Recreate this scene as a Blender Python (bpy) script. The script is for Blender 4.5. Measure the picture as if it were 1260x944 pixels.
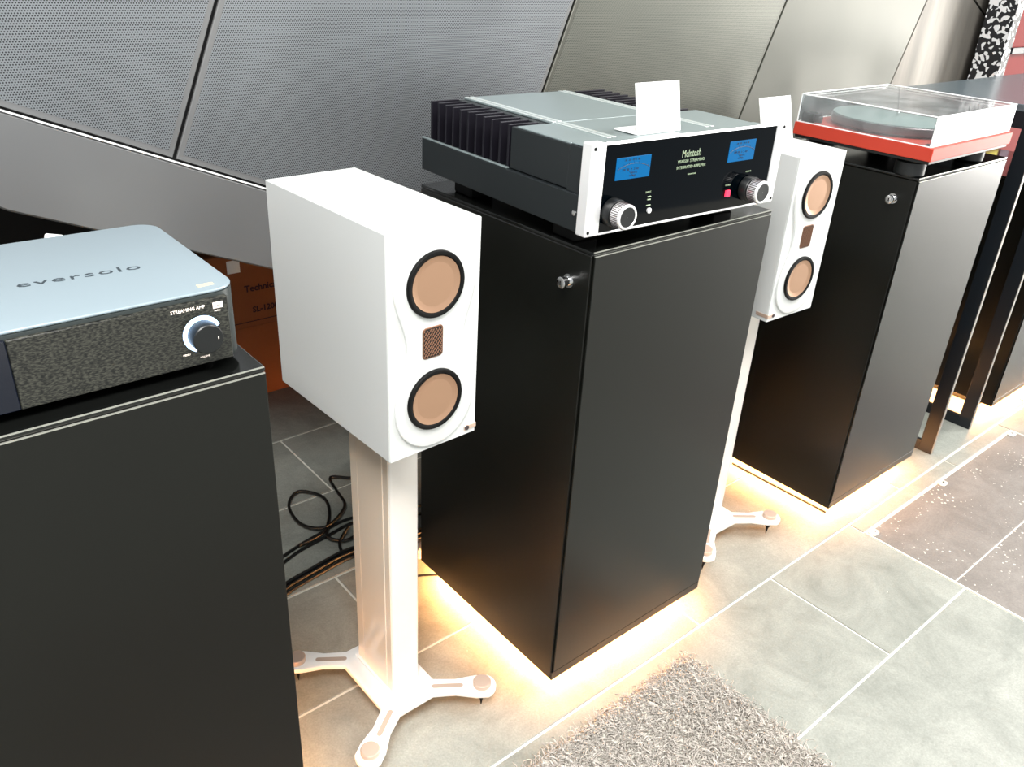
import bpy, bmesh, math, random
from math import pi, sin, cos, radians
from mathutils import Vector, Matrix
random.seed(7)
for o in list(bpy.data.objects): bpy.data.objects.remove(o)
S = bpy.context.scene; C = S.collection

# ------------------------------------------------------------------ camera
cd = bpy.data.cameras.new('camera'); cam = bpy.data.objects.new('camera', cd); C.objects.link(cam)
cam.location = (-0.89126, -0.84292, 1.34801); cam.rotation_euler = (1.08897, -0.05044, -0.69487)
cd.sensor_width = 36; cd.lens = 36*1029.84/1260; cd.clip_start = .02; S.camera = cam

# ------------------------------------------------------------------ light
W = bpy.data.worlds.new('world'); S.world = W; W.use_nodes = True
W.node_tree.nodes['Background'].inputs[0].default_value = (0.93, 0.97, 1.0, 1)
W.node_tree.nodes['Background'].inputs[1].default_value = 0.45
def area(name, loc, rot, sx, sy, e, col=(1, 1, 1)):
    l = bpy.data.lights.new(name, 'AREA'); l.shape = 'RECTANGLE'; l.size = sx; l.size_y = sy; l.energy = e; l.color = col
    o = bpy.data.objects.new(name, l); C.objects.link(o); o.location = loc; o.rotation_euler = rot; return o
area('ceiling_lamp', (-1.4, -1.2, 3.1), (0, 0, 0), 1.2, 1.2, 100, (1, .985, .96))
area('ceiling_lamp', (1.6, -1.1, 3.1), (0, 0, 0), 1.2, 1.2, 62, (1, .985, .96))
area('ceiling_lamp', (4.3, -1.3, 3.1), (0, 0, 0), 1.2, 1.2, 75, (1, .985, .96))
area('right_fill', (6.0, -1.75, .85), (0, radians(90), radians(-14)), 1.6, 1.3, 86, (1, .965, .91))  # added unseen fill light, brightens the cabinet fronts on the right
S.view_settings.view_transform = 'Standard'; S.view_settings.look = 'None'
S.view_settings.exposure = 1.0; S.view_settings.gamma = 1

# ------------------------------------------------------------------ helpers
def lin(c):
    return tuple(((x/255)/12.92 if x/255 <= .04045 else ((x/255+.055)/1.055)**2.4) for x in c)+(1,)
def mat(name, col, rough=.5, metal=0, emit=None, es=0, spec=None, coat=0, noise=0, nscale=30, bump=0, bscale=200, var=0, trans=0):
    m = bpy.data.materials.new(name); m.use_nodes = True; nt = m.node_tree; N = nt.nodes; L = nt.links
    b = N['Principled BSDF']; col = lin(col)
    b.inputs['Base Color'].default_value = col; b.inputs['Roughness'].default_value = rough; b.inputs['Metallic'].default_value = metal
    if spec is not None: b.inputs['Specular IOR Level'].default_value = spec
    if coat: b.inputs['Coat Weight'].default_value = coat; b.inputs['Coat Roughness'].default_value = .05
    if emit: b.inputs['Emission Color'].default_value = lin(emit); b.inputs['Emission Strength'].default_value = es
    if trans: b.inputs['Transmission Weight'].default_value = trans
    tc = N.new('ShaderNodeTexCoord'); src = None
    if noise or var:
        n = N.new('ShaderNodeTexNoise'); n.inputs['Scale'].default_value = nscale; n.inputs['Detail'].default_value = 6
        L.new(tc.outputs['Object'], n.inputs['Vector'])
        mr = N.new('ShaderNodeMapRange'); mr.inputs[1].default_value = .3; mr.inputs[2].default_value = .7
        mr.inputs[3].default_value = 1-noise; mr.inputs[4].default_value = 1+noise; L.new(n.outputs[0], mr.inputs[0])
        val = mr.outputs[0]
        if var:
            oi = N.new('ShaderNodeObjectInfo'); m2 = N.new('ShaderNodeMapRange'); m2.inputs[3].default_value = 1-var; m2.inputs[4].default_value = 1+var
            L.new(oi.outputs['Random'], m2.inputs[0]); mm = N.new('ShaderNodeMath'); mm.operation = 'MULTIPLY'
            L.new(val, mm.inputs[0]); L.new(m2.outputs[0], mm.inputs[1]); val = mm.outputs[0]
        vm = N.new('ShaderNodeVectorMath'); vm.operation = 'SCALE'; vm.inputs[0].default_value = col[:3]
        L.new(val, vm.inputs['Scale']); L.new(vm.outputs[0], b.inputs['Base Color'])
    if bump:
        n = N.new('ShaderNodeTexNoise'); n.inputs['Scale'].default_value = bscale; n.inputs['Detail'].default_value = 4
        L.new(tc.outputs['Object'], n.inputs['Vector']); bp = N.new('ShaderNodeBump'); bp.inputs['Strength'].default_value = bump; bp.inputs['Distance'].default_value = .002
        L.new(n.outputs[0], bp.inputs['Height']); L.new(bp.outputs[0], b.inputs['Normal'])
    return m

def T(o, label=None, cat=None, group=None, kind=None):
    if label: o['label'] = label
    if cat: o['category'] = cat
    if group: o['group'] = group
    if kind: o['kind'] = kind
    return o
def thing(name, loc, label, cat, rz=0, group=None):
    o = bpy.data.objects.new(name, None); C.objects.link(o); o.location = loc; o.rotation_euler = (0, 0, rz); o.empty_display_size = .05
    return T(o, label, cat, group)
def obj(name, bm, m, parent=None, label=None, smooth=False, loc=None, rot=None, recalc=True):
    if recalc: bmesh.ops.recalc_face_normals(bm, faces=bm.faces[:])
    me = bpy.data.meshes.new(name); bm.to_mesh(me); bm.free()
    for x in (m if isinstance(m, (list, tuple)) else [m]): me.materials.append(x)
    if smooth:
        for p in me.polygons: p.use_smooth = True
        try: me.set_sharp_from_angle(angle=radians(35))
        except Exception: pass
    o = bpy.data.objects.new(name, me); C.objects.link(o)
    if parent: o.parent = parent
    if loc: o.location = loc
    if rot: o.rotation_euler = rot
    if label: o['label'] = label
    return o
def copy_tree(o, parent=None):
    c = o.copy(); C.objects.link(c); c.parent = parent
    for ch in list(o.children): copy_tree(ch, c)
    return c
def BM(): return bmesh.new()
def box(bm, a, b, bev=0, seg=2, mi=0, mtx=None):
    t = bmesh.new(); v = []
    for x in (a[0], b[0]):
        for y in (a[1], b[1]):
            for z in (a[2], b[2]): v.append(t.verts.new((x, y, z)))
    for f in ((0,1,3,2),(4,6,7,5),(0,4,5,1),(2,3,7,6),(0,2,6,4),(1,5,7,3)): t.faces.new([v[i] for i in f])
    if bev: bmesh.ops.bevel(t, geom=t.edges[:], offset=bev, segments=seg, affect='EDGES', profile=.5)
    return merge(bm, t, mi, mtx)
def merge(bm, t, mi=0, mtx=None):
    bmesh.ops.recalc_face_normals(t, faces=t.faces[:])
    if mtx is not None: t.transform(mtx)
    for f in t.faces: f.material_index = mi
    me = bpy.data.meshes.new('tmp'); t.to_mesh(me); t.free(); bm.from_mesh(me); bpy.data.meshes.remove(me); return bm
def prism(bm, pts, h0, h1, bev=0, axis='z', mi=0, seg=2, mtx=None):
    """extrude a 2-D outline; axis z: (x,y,h)  y: (x,h,z)  x: (h,y,z)"""
    f3 = {'z': lambda p, h: (p[0], p[1], h), 'y': lambda p, h: (p[0], h, p[1]), 'x': lambda p, h: (h, p[0], p[1])}[axis]
    t = bmesh.new(); n = len(pts)
    A = [t.verts.new(f3(p, h0)) for p in pts]; B = [t.verts.new(f3(p, h1)) for p in pts]
    fa = t.faces.new(A); fb = t.faces.new(B[::-1])
    for i in range(n): t.faces.new((A[i], B[i], B[(i+1) % n], A[(i+1) % n]))
    if bev:
        bmesh.ops.recalc_face_normals(t, faces=t.faces[:])
        eds = list(set(list(fa.edges)+list(fb.edges))); bmesh.ops.bevel(t, geom=eds, offset=bev, segments=seg, affect='EDGES', profile=.5)
    return merge(bm, t, mi, mtx)
def rrect(x0, y0, x1, y1, r, n=5):
    P = []
    for cx, cy, a in ((x1-r, y1-r, 0), (x0+r, y1-r, pi/2), (x0+r, y0+r, pi), (x1-r, y0+r, 1.5*pi)):
        for i in range(n+1): P.append((cx+r*cos(a+i*pi/2/n), cy+r*sin(a+i*pi/2/n)))
    return P
def lathe(bm, prof, n=40, axis='z', at=(0, 0, 0), mi=0):
    """prof: (radius, height) list; axis y points towards -y (out of a front panel)"""
    t = bmesh.new(); R = []
    for r, h in prof:
        ring = []
        for i in range(n):
            a = 2*pi*i/n; x, y = r*cos(a), r*sin(a)
            p = {'z': (x, y, h), 'y': (x, -h, y), 'x': (-h, x, y)}[axis]
            ring.append(t.verts.new((p[0]+at[0], p[1]+at[1], p[2]+at[2])))
        R.append(ring)
    for a, b in zip(R, R[1:]):
        for i in range(n): t.faces.new((a[i], a[(i+1) % n], b[(i+1) % n], b[i]))
    t.faces.new(R[0]); t.faces.new(R[-1][::-1])
    bmesh.ops.remove_doubles(t, verts=t.verts[:], dist=1e-6)
    return merge(bm, t, mi)
def tube(bm, pts, r, n=8, mi=0, sub=6):
    P = [Vector(p) for p in pts]
    if len(P) > 2 and sub > 1:
        Q = []
        for i in range(len(P)-1):
            p0, p1, p2, p3 = P[max(i-1, 0)], P[i], P[i+1], P[min(i+2, len(P)-1)]
            for k in range(sub):
                t = k/sub; Q.append(.5*((2*p1)+(p2-p0)*t+(2*p0-5*p1+4*p2-p3)*t*t+(3*p1-p0-3*p2+p3)*t**3))
        Q.append(P[-1]); P = Q
    t = bmesh.new(); R = []; up = Vector((0, 0, 1))
    for i, p in enumerate(P):
        d = (P[min(i+1, len(P)-1)]-P[max(i-1, 0)]).normalized(); s = d.cross(up)
        if s.length < .05: s = d.cross(Vector((1, 0, 0)))
        s.normalize(); u = s.cross(d)
        R.append([t.verts.new(p+r*(cos(2*pi*k/n)*s+sin(2*pi*k/n)*u)) for k in range(n)])
    for a, b in zip(R, R[1:]):
        for k in range(n): t.faces.new((a[k], a[(k+1) % n], b[(k+1) % n], b[k]))
    t.faces.new(R[0]); t.faces.new(R[-1][::-1]); return merge(bm, t, mi)
def text(body, size, m, parent, loc, rot=(pi/2, 0, 0), name='lettering', ext=.0002, sx=1, shear=0, align='LEFT', bold=0, space=1):
    cu = bpy.data.curves.new(name, 'FONT'); cu.body = body; cu.size = size; cu.extrude = ext; cu.shear = shear; cu.align_x = align; cu.offset = bold; cu.space_character = space
    cu.resolution_u = 2
    t = bpy.data.objects.new('t', cu); C.objects.link(t)
    me = bpy.data.meshes.new_from_object(t.evaluated_get(bpy.context.evaluated_depsgraph_get())); bpy.data.objects.remove(t)
    me.transform(Matrix.Scale(sx, 4, (1, 0, 0))); me.materials.clear(); me.materials.append(m); me.name = name
    o = bpy.data.objects.new(name, me); C.objects.link(o); o.parent = parent; o.location = loc; o.rotation_euler = rot; return o

# ------------------------------------------------------------------ materials
M = {}
M['black'] = mat('cabinet_black', (9, 10, 7), .33, noise=.05, nscale=3, bump=.03, bscale=900, spec=.38)
M['black_top'] = mat('cabinet_top_black', (12, 13, 12), .13, spec=.6)
M['edge_light'] = mat('edge_highlight_tone', (176, 176, 168), .3, .6)  # pale tone stands in for lamp highlights on the cabinet edges
M['black_gap'] = mat('gap_black', (6, 6, 6), .7)
M['steel'] = mat('chrome', (225, 225, 225), .12, 1)
M['white'] = mat('speaker_white', (207, 209, 207), .32, coat=.3)
M['cream'] = mat('stand_white', (240, 234, 225), .14, coat=.6)
M['champagne'] = mat('champagne_gloss', (248, 232, 212), .12, coat=.6)  # side faces of the stand column, tinted warmer than its front
M['stand'] = mat('stand_base_white', (243, 239, 234), .3)
M['copper'] = mat('copper', (172, 136, 110), .38, .6)
M['copper2'] = mat('copper_cap', (202, 176, 158), .45, .3)
M['bronze'] = mat('tweeter_bronze', (120, 84, 62), .45, .4)
M['rubber'] = mat('rubber', (3, 3, 3), .6, spec=.2)
M['silver'] = mat('brushed_silver', (238, 238, 238), .35, .5)
M['ampside'] = mat('amp_dark', (24, 29, 31), .42, .1, bump=.03)
M['amptop'] = mat('amp_top', (132, 144, 145), .32, .3)
M['ridge'] = mat('amp_ridge', (222, 230, 228), .3, .6)
M['fin'] = mat('heat_fin', (30, 28, 36), .4, .5)
M['glass'] = mat('glass_black', (0, 3, 6), .04, spec=.09)
M['meter'] = mat('meter_blue', (1, 14, 28), .3, spec=.08, emit=(6, 132, 205), es=.42)
M['meter_ink'] = mat('meter_ink', (6, 20, 50), .5)
M['ink_green'] = mat('ink_lit', (130, 145, 120), .5, emit=(170, 190, 150), es=.12)
M['ink_white'] = mat('ink_white', (235, 225, 215), .5, emit=(255, 235, 220), es=.35)
M['red_led'] = mat('power_red', (200, 30, 50), .4, emit=(240, 60, 90), es=.9)
M['paper'] = mat('card_white', (246, 246, 244), .55)
M['ink_grey'] = mat('ink_grey', (190, 190, 190), .7)
M['tt_red'] = mat('plinth_red', (184, 62, 46), .45, spec=.25)
M['mat_grey'] = mat('platter_mat', (128, 140, 138), .6, bump=.1, bscale=400)
M['platter'] = mat('platter_rim', (88, 78, 80), .3, .5)
M['acrylic_edge'] = mat('acrylic_edge', (252, 254, 254), .3, emit=None)
M['plastic_dark'] = mat('dark_plastic', (10, 13, 14), .4)
M['amp_lid'] = mat('small_amp_top_sheen', (146, 161, 169), .36, .35, bump=.02, bscale=1500)  # paler than the body: ceiling reflection put into the lid colour
M['amp_shell'] = mat('small_amp_body', (44, 50, 49), .42, .2)
M['engrave'] = mat('engraving', (44, 54, 60), .6)
M['gold'] = mat('gold_sticker', (235, 215, 170), .35, .3)
M['ring'] = mat('knob_ring_light', (190, 220, 245), .3, emit=(200, 225, 255), es=1.1)
M['screen'] = mat('screen_blue', (6, 8, 16), .15, emit=(10, 26, 56), es=.16)
M['card'] = mat('cardboard', (140, 78, 38), .75, noise=.08, nscale=12)
M['card_ink'] = mat('cardboard_ink', (50, 20, 30), .8)
M['cable'] = mat('cable_black', (16, 18, 18), .42)
M['cable_white'] = mat('cable_white', (235, 235, 235), .4)
M['grout'] = mat('grout', (222, 220, 209), .8, noise=.08, nscale=40)
M['steel_black'] = mat('powder_black', (12, 18, 24), .4)
M['edge_grey'] = mat('steel_edge', (150, 146, 140), .4, .5)
M['table_top'] = mat('table_top_dark', (96, 108, 114), .25, .3)
M['red'] = mat('panel_red', (118, 22, 19), .6, spec=.15, noise=.06, nscale=6)
M['metal_frame'] = mat('hatch_steel', (222, 218, 206), .4, .15)
M['led'] = mat('led_warm', (255, 220, 170), .5, emit=(255, 176, 104), es=100)
M['lamp'] = mat('lamp_panel', (255, 255, 255), .5, emit=(255, 252, 245), es=7)
M['yellow'] = mat('patch_yellow', (245, 228, 40), .5)
M['purple'] = mat('patch_purple', (88, 50, 80), .5)
M['ceil'] = mat('ceiling_paint', (150, 152, 150), .8)
M['dark'] = mat('backroom_dark', (26, 24, 22), .8)

def tile_mat(name, c1, c2, speck=False):
    m = bpy.data.materials.new(name); m.use_nodes = True; nt = m.node_tree; N = nt.nodes; L = nt.links; b = N['Principled BSDF']
    tc = N.new('ShaderNodeTexCoord'); oi = N.new('ShaderNodeObjectInfo')
    add = N.new('ShaderNodeVectorMath'); add.operation = 'ADD'; L.new(tc.outputs['Object'], add.inputs[0])
    comb = N.new('ShaderNodeVectorMath'); comb.operation = 'SCALE'; comb.inputs[0].default_value = (7, 3, 5); L.new(oi.outputs['Random'], comb.inputs['Scale']); L.new(comb.outputs[0], add.inputs[1])
    n = N.new('ShaderNodeTexNoise'); n.inputs['Scale'].default_value = 7; n.inputs['Detail'].default_value = 12; n.inputs['Roughness'].default_value = .74; n.inputs['Distortion'].default_value = .6
    L.new(add.outputs[0], n.inputs['Vector'])
    r = N.new('ShaderNodeValToRGB'); r.color_ramp.elements[0].position = .3; r.color_ramp.elements[1].position = .72
    r.color_ramp.elements[0].color = lin(c1); r.color_ramp.elements[1].color = lin(c2); L.new(n.outputs[0], r.inputs[0]); out = r.outputs[0]
    n2 = N.new('ShaderNodeTexNoise'); n2.inputs['Scale'].default_value = 260; n2.inputs['Detail'].default_value = 3; L.new(add.outputs[0], n2.inputs['Vector'])
    mr = N.new('ShaderNodeMapRange'); mr.inputs[3].default_value = .72; mr.inputs[4].default_value = 1.28; L.new(n2.outputs[0], mr.inputs[0])
    sc = N.new('ShaderNodeVectorMath'); sc.operation = 'SCALE'; L.new(out, sc.inputs[0]); L.new(mr.outputs[0], sc.inputs['Scale']); out = sc.outputs[0]
    # pale scuffs and specks
    v = N.new('ShaderNodeTexVoronoi'); v.inputs['Scale'].default_value = 75 if speck else 24; v.inputs['Randomness'].default_value = 1; L.new(add.outputs[0], v.inputs['Vector'])
    n3 = N.new('ShaderNodeTexNoise'); n3.inputs['Scale'].default_value = 9; L.new(add.outputs[0], n3.inputs['Vector'])
    lt = N.new('ShaderNodeMath'); lt.operation = 'LESS_THAN'; L.new(v.outputs['Distance'], lt.inputs[0])
    mr3 = N.new('ShaderNodeMapRange'); mr3.inputs[1].default_value = .38 if speck else .5; mr3.inputs[2].default_value = .75; mr3.inputs[3].default_value = .0; mr3.inputs[4].default_value = .30 if speck else .07
    L.new(n3.outputs[0], mr3.inputs[0]); L.new(mr3.outputs[0], lt.inputs[1])
    mx = N.new('ShaderNodeMix'); mx.data_type = 'RGBA'; L.new(lt.outputs[0], mx.inputs[0]); L.new(out, mx.inputs[6]); mx.inputs[7].default_value = lin((205, 200, 190)); out = mx.outputs[2]
    L.new(out, b.inputs['Base Color']); b.inputs['Roughness'].default_value = .42
    bp = N.new('ShaderNodeBump'); bp.inputs['Strength'].default_value = .12; bp.inputs['Distance'].default_value = .001; L.new(n2.outputs[0], bp.inputs['Height']); L.new(bp.outputs[0], b.inputs['Normal'])
    return m
M['tile'] = tile_mat('floor_tile', (120, 123, 116), (158, 160, 152))
M['tile_rough'] = tile_mat('hatch_tile', (108, 102, 97), (138, 132, 126), True)

def metal_wall(name, c1, c2, perf=False, rough=.42, streak=0):
    m = bpy.data.materials.new(name); m.use_nodes = True; nt = m.node_tree; N = nt.nodes; L = nt.links; b = N['Principled BSDF']
    tc = N.new('ShaderNodeTexCoord'); n = N.new('ShaderNodeTexNoise'); n.inputs['Scale'].default_value = 1.6; n.inputs['Detail'].default_value = 3
    if streak:
        mp = N.new('ShaderNodeMapping'); mp.inputs['Rotation'].default_value = (0, radians(-24), 0); mp.inputs['Scale'].default_value = (9, 1, .8)
        L.new(tc.outputs['Object'], mp.inputs[0]); L.new(mp.outputs[0], n.inputs['Vector'])
    else: L.new(tc.outputs['Object'], n.inputs['Vector'])
    r = N.new('ShaderNodeValToRGB'); r.color_ramp.elements[0].position = .35; r.color_ramp.elements[1].position = .7
    r.color_ramp.elements[0].color = lin(c1); r.color_ramp.elements[1].color = lin(c2); L.new(n.outputs[0], r.inputs[0]); out = r.outputs[0]
    b.inputs['Metallic'].default_value = .42; b.inputs['Roughness'].default_value = rough
    if perf:
        p = .0040; py = p*math.sqrt(3); geo = tc.outputs['Object']; ds = []
        for off in (0, .5):
            k = N.new('ShaderNodeVectorMath'); k.operation = 'MULTIPLY_ADD'; k.inputs[1].default_value = (1/p, 0, 1/py); k.inputs[2].default_value = (off+50000, 0, off+50000); L.new(geo, k.inputs[0])
            f = N.new('ShaderNodeVectorMath'); f.operation = 'FRACTION'; L.new(k.outputs[0], f.inputs[0])
            s = N.new('ShaderNodeVectorMath'); s.operation = 'MULTIPLY_ADD'; s.inputs[1].default_value = (1, 0, py/p); s.inputs[2].default_value = (-.5, 0, -.5*py/p); L.new(f.outputs[0], s.inputs[0])
            l = N.new('ShaderNodeVectorMath'); l.operation = 'LENGTH'; L.new(s.outputs[0], l.inputs[0]); ds.append(l.outputs['Value'])
        mn = N.new('ShaderNodeMath'); mn.operation = 'MINIMUM'; L.new(ds[0], mn.inputs[0]); L.new(ds[1], mn.inputs[1])
        lt = N.new('ShaderNodeMath'); lt.operation = 'LESS_THAN'; lt.inputs[1].default_value = .28; L.new(mn.outputs[0], lt.inputs[0])
        mx = N.new('ShaderNodeMix'); mx.data_type = 'RGBA'; L.new(lt.outputs[0], mx.inputs[0]); L.new(out, mx.inputs[6]); mx.inputs[7].default_value = lin((22, 24, 28)); out = mx.outputs[2]
        inv = N.new('ShaderNodeMath'); inv.operation = 'MULTIPLY_ADD'; inv.inputs[1].default_value = -.55; inv.inputs[2].default_value = .55; L.new(lt.outputs[0], inv.inputs[0]); L.new(inv.outputs[0], b.inputs['Metallic'])
    L.new(out, b.inputs['Base Color']); return m
M['perf'] = metal_wall('perforated_metal', (122, 126, 129), (150, 154, 157), True)
M['trim_glint'] = mat('trim_glint', (235, 236, 236), .4, .2)
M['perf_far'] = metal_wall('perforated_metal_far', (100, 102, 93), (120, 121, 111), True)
M['plain'] = metal_wall('plain_metal', (112, 113, 114), (130, 130, 129))
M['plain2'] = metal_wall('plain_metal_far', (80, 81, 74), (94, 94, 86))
M['pale'] = metal_wall('metal_painted_sheen', (98, 95, 89), (130, 125, 117), rough=.5, streak=1)  # paler tone and streaks paint reflections into the right-hand panels

def marble():
    m = bpy.data.materials.new('black_white_terrazzo'); m.use_nodes = True; N = m.node_tree.nodes; L = m.node_tree.links
    tc = N.new('ShaderNodeTexCoord'); v = N.new('ShaderNodeTexVoronoi'); v.inputs['Scale'].default_value = 85; L.new(tc.outputs['Object'], v.inputs['Vector'])
    r = N.new('ShaderNodeValToRGB'); r.color_ramp.interpolation = 'CONSTANT'; r.color_ramp.elements[0].color = (.01, .01, .012, 1); r.color_ramp.elements[1].position = .6; r.color_ramp.elements[1].color = (.7, .7, .7, 1)
    sp = N.new('ShaderNodeSeparateColor'); L.new(v.outputs['Color'], sp.inputs[0]); L.new(sp.outputs[0], r.inputs[0]); L.new(r.outputs[0], N['Principled BSDF'].inputs['Base Color']); return m
M['marble'] = marble()
def acrylic():
    m = bpy.data.materials.new('clear_acrylic'); m.use_nodes = True; N = m.node_tree.nodes; L = m.node_tree.links; N.remove(N['Principled BSDF'])
    t = N.new('ShaderNodeBsdfTransparent'); t.inputs[0].default_value = (.94, .96, .96, 1); g = N.new('ShaderNodeBsdfGlossy'); g.inputs['Roughness'].default_value = .05
    d = N.new('ShaderNodeBsdfDiffuse'); d.inputs[0].default_value = (.9, .92, .93, 1)
    lw = N.new('ShaderNodeFresnel'); lw.inputs[0].default_value = 1.17; m1 = N.new('ShaderNodeMixShader'); L.new(lw.outputs[0], m1.inputs[0]); L.new(t.outputs[0], m1.inputs[1]); L.new(g.outputs[0], m1.inputs[2])
    m2 = N.new('ShaderNodeMixShader'); n = N.new('ShaderNodeTexNoise'); n.inputs['Scale'].default_value = 14; n.inputs['Detail'].default_value = 5; tc = N.new('ShaderNodeTexCoord'); L.new(tc.outputs['Object'], n.inputs['Vector'])
    mr = N.new('ShaderNodeMapRange'); mr.inputs[1].default_value = .35; mr.inputs[2].default_value = .75; mr.inputs[3].default_value = .03; mr.inputs[4].default_value = .14; L.new(n.outputs[0], mr.inputs[0]); L.new(mr.outputs[0], m2.inputs[0])  # uneven diffuse haze put in for ceiling reflections on the cover
    L.new(m1.outputs[0], m2.inputs[1]); L.new(d.outputs[0], m2.inputs[2]); L.new(m2.outputs[0], N['Material Output'].inputs[0]); return m
M['acrylic'] = acrylic()
def grain_glass():
    m = bpy.data.materials.new('patterned_black_glass'); m.use_nodes = True; N = m.node_tree.nodes; L = m.node_tree.links; b = N['Principled BSDF']
    tc = N.new('ShaderNodeTexCoord'); mp = N.new('ShaderNodeMapping'); mp.inputs['Scale'].default_value = (1, 1, 2.8); L.new(tc.outputs['Object'], mp.inputs[0])
    n = N.new('ShaderNodeTexNoise'); n.inputs['Scale'].default_value = 265; n.inputs['Detail'].default_value = 3; L.new(mp.outputs[0], n.inputs['Vector'])
    r = N.new('ShaderNodeValToRGB'); r.color_ramp.elements[0].position = .42; r.color_ramp.elements[0].color = lin((8, 9, 8)); r.color_ramp.elements[1].position = .62; r.color_ramp.elements[1].color = lin((60, 60, 53)); L.new(n.outputs[0], r.inputs[0])
    L.new(r.outputs[0], b.inputs['Base Color']); b.inputs['Roughness'].default_value = .3; return m
M['grain'] = grain_glass()

# ------------------------------------------------------------------ setting: floor
floor = T(obj('floor', box(BM(), (-2.6, -2.6, -.06), (5.2, 2.3, -.0025)), M['grout']), kind='structure')
J = .0028; Y0 = -.06; RW = .3165; TL = .92
offs = {0: .41, 1: -.17, 2: .30, -1: .68, -2: .125, -3: .5, 3: 0, 4: .6, 5: .2, -4: .2, -5: .7, -6: .1, -7: .4}
HX0, HX1, HY0, HY1 = 1.045, 1.985, -.74, -.105
def tile(x0, y0, x1, y1, m='tile', z=0):
    if x1-x0 < .02 or y1-y0 < .01: return
    bm = BM(); box(bm, (x0+J-(x0+x1)/2, y0+J-(y0+y1)/2, -.012), (x1-J-(x0+x1)/2, y1-J-(y0+y1)/2, 0), .0012, 1)
    obj('tile', bm, M[m], floor, loc=((x0+x1)/2, (y0+y1)/2, z+random.uniform(-.0003, .0003)))
for r in range(-7, 7):
    ya, yb = Y0+RW*r, Y0+RW*(r+1)
    x = offs.get(r, 0)-TL*4
    while x < 5.1:
        xa, xb = max(x, -2.5), min(x+TL, 5.1); x += TL
        if xb <= xa: continue
        if ya < HY1-.001 and yb > HY0+.001 and xb > HX0 and xa < HX1:
            if xa < HX0: tile(xa, ya, HX0, yb)
            if xb > HX1: tile(HX1, ya, xb, yb)
            if yb > HY1: tile(max(xa, HX0), HY1, min(xb, HX1), yb)
            if ya < HY0: tile(max(xa, HX0), ya, min(xb, HX1), HY0)
        else: tile(xa, ya, xb, yb)
# floor hatch: steel frame round rougher tiles
hatch = thing('floor_hatch', (HX0, HY1, 0), 'tiled floor hatch in a thin steel frame beside the right cabinets', 'hatch')
hw, hd = HX1-HX0, HY1-HY0
for a, b in (((0, -.006, -.011), (hw, 0, .0012)), ((0, -hd, -.011), (hw, -hd+.006, .0012)), ((0, -hd+.0065, -.011), (.006, -.0065, .0012)), ((hw-.006, -hd+.0065, -.011), (hw, -.0065, .0012))):
    obj('frame_bar', box(BM(), a, b, .0006, 1), M['metal_frame'], hatch)
for ya, yb in ((-.243, -.008), (-.515, -.247), (-hd+.008, -.519)):
    for xa, xb in ((.008, hw-.008),):
        obj('tile', box(BM(), (xa, ya, -.011), (xb, yb, .0003), .001, 1), M['tile_rough'], hatch)
for x, y in ((.022, -.016), (.42, -.016), (hw-.03, -.016)):
    bm = BM(); prism(bm, rrect(x-.016, y-.011, x+.016, y+.011, .009), .0004, .003, .0005)
    br = obj('corner_bracket', bm, M['metal_frame'], hatch)
    obj('screw', lathe(BM(), [(.004, .0031), (.004, .0042), (.0015, .0045)], 12, at=(x+.003, y, 0)), M['steel'], br)

# ------------------------------------------------------------------ setting: slanted metal wall
YW = .62; phi = math.atan(-.4177); e1 = Vector((cos(phi), sin(phi))); e2 = Vector((-sin(phi), cos(phi)))
def clip(poly, f):
    out = []
    for i, p in enumerate(poly):
        q = poly[(i+1) % len(poly)]; a, b = f(p), f(q)
        if a >= 0: out.append(p)
        if (a >= 0) != (b >= 0): t = a/(a-b); out.append((p[0]+(q[0]-p[0])*t, p[1]+(q[1]-p[1])*t))
    return out
def bounds(poly):
    for f in (lambda p: p[1]-.004, lambda p: 3.15-p[1], lambda p: p[0]+2.5, lambda p: 4.6-p[0]):
        poly = clip(poly, f)
        if len(poly) < 3: return []
    return poly
def st(s0, t0, s1, t1): return [tuple(e1*s+e2*t) for s, t in ((s0, t0), (s1, t0), (s1, t1), (s0, t1))]
wall = T(obj('wall_back', prism(BM(), bounds(st(-9, .628, 9, 9)), YW+.008, YW+.05, axis='y'), M['black_gap']), kind='structure')
def panel(s0, t0, s1, t1, m, dy=0, border=.013, perf=False, skew=0, bev=.0012):
    g = .0034; P = st(s0+g, t0+g, s1-g, t1-g)
    if skew: P[3] = tuple(e1*(s0-skew)+e2*t1)
    P = bounds(P)
    if len(P) < 3: return
    bm = BM(); prism(bm, P, YW+dy, YW+.0065, bev, 'y', 0, 1)
    if perf:
        Q = bounds(st(s0+border, t0+border, s1-border, t1-border))
        if len(Q) > 2:
            prism(bm, Q, YW+dy-.0004, YW+dy+.0005, 0, 'y', 1)
    obj('wall_panel', bm, [m, M['perf'] if m != M['plain2'] else M['perf_far']], wall, recalc=False)
SS = [-3.738, -2.991, -2.244, -1.497, -.7515, -.005, .7405, 1.487, 2.234, 2.981, 3.728, 4.475]
TT = [.7655, 2.123, 3.49]
for ti in range(2):
    for i in range(len(SS)-1):
        s0, s1 = SS[i], SS[i+1]
        pm = i <= 5
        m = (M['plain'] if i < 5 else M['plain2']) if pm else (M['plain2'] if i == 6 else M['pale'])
        panel(s0, TT[ti], s1, TT[ti+1], m, perf=pm)
for s0, s1 in ((-.98, .52), (.52, 2.02), (2.02, 3.5)):
    panel(s0, .6155, s1, .7635, M['plain'], dy=-.009, skew=.9 if s0 < -.9 else 0, bev=.0030)
obj('edge_glint', prism(BM(), bounds(st(-2.2, .7624, 3.5, .7648)), YW-.010, YW+.004, .0006, 'y', 0, 1), M['trim_glint'], wall, label='thin pale line for the light caught on the panel edge')  # pale strip painted in for light catching the lower panels' top edge
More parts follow.
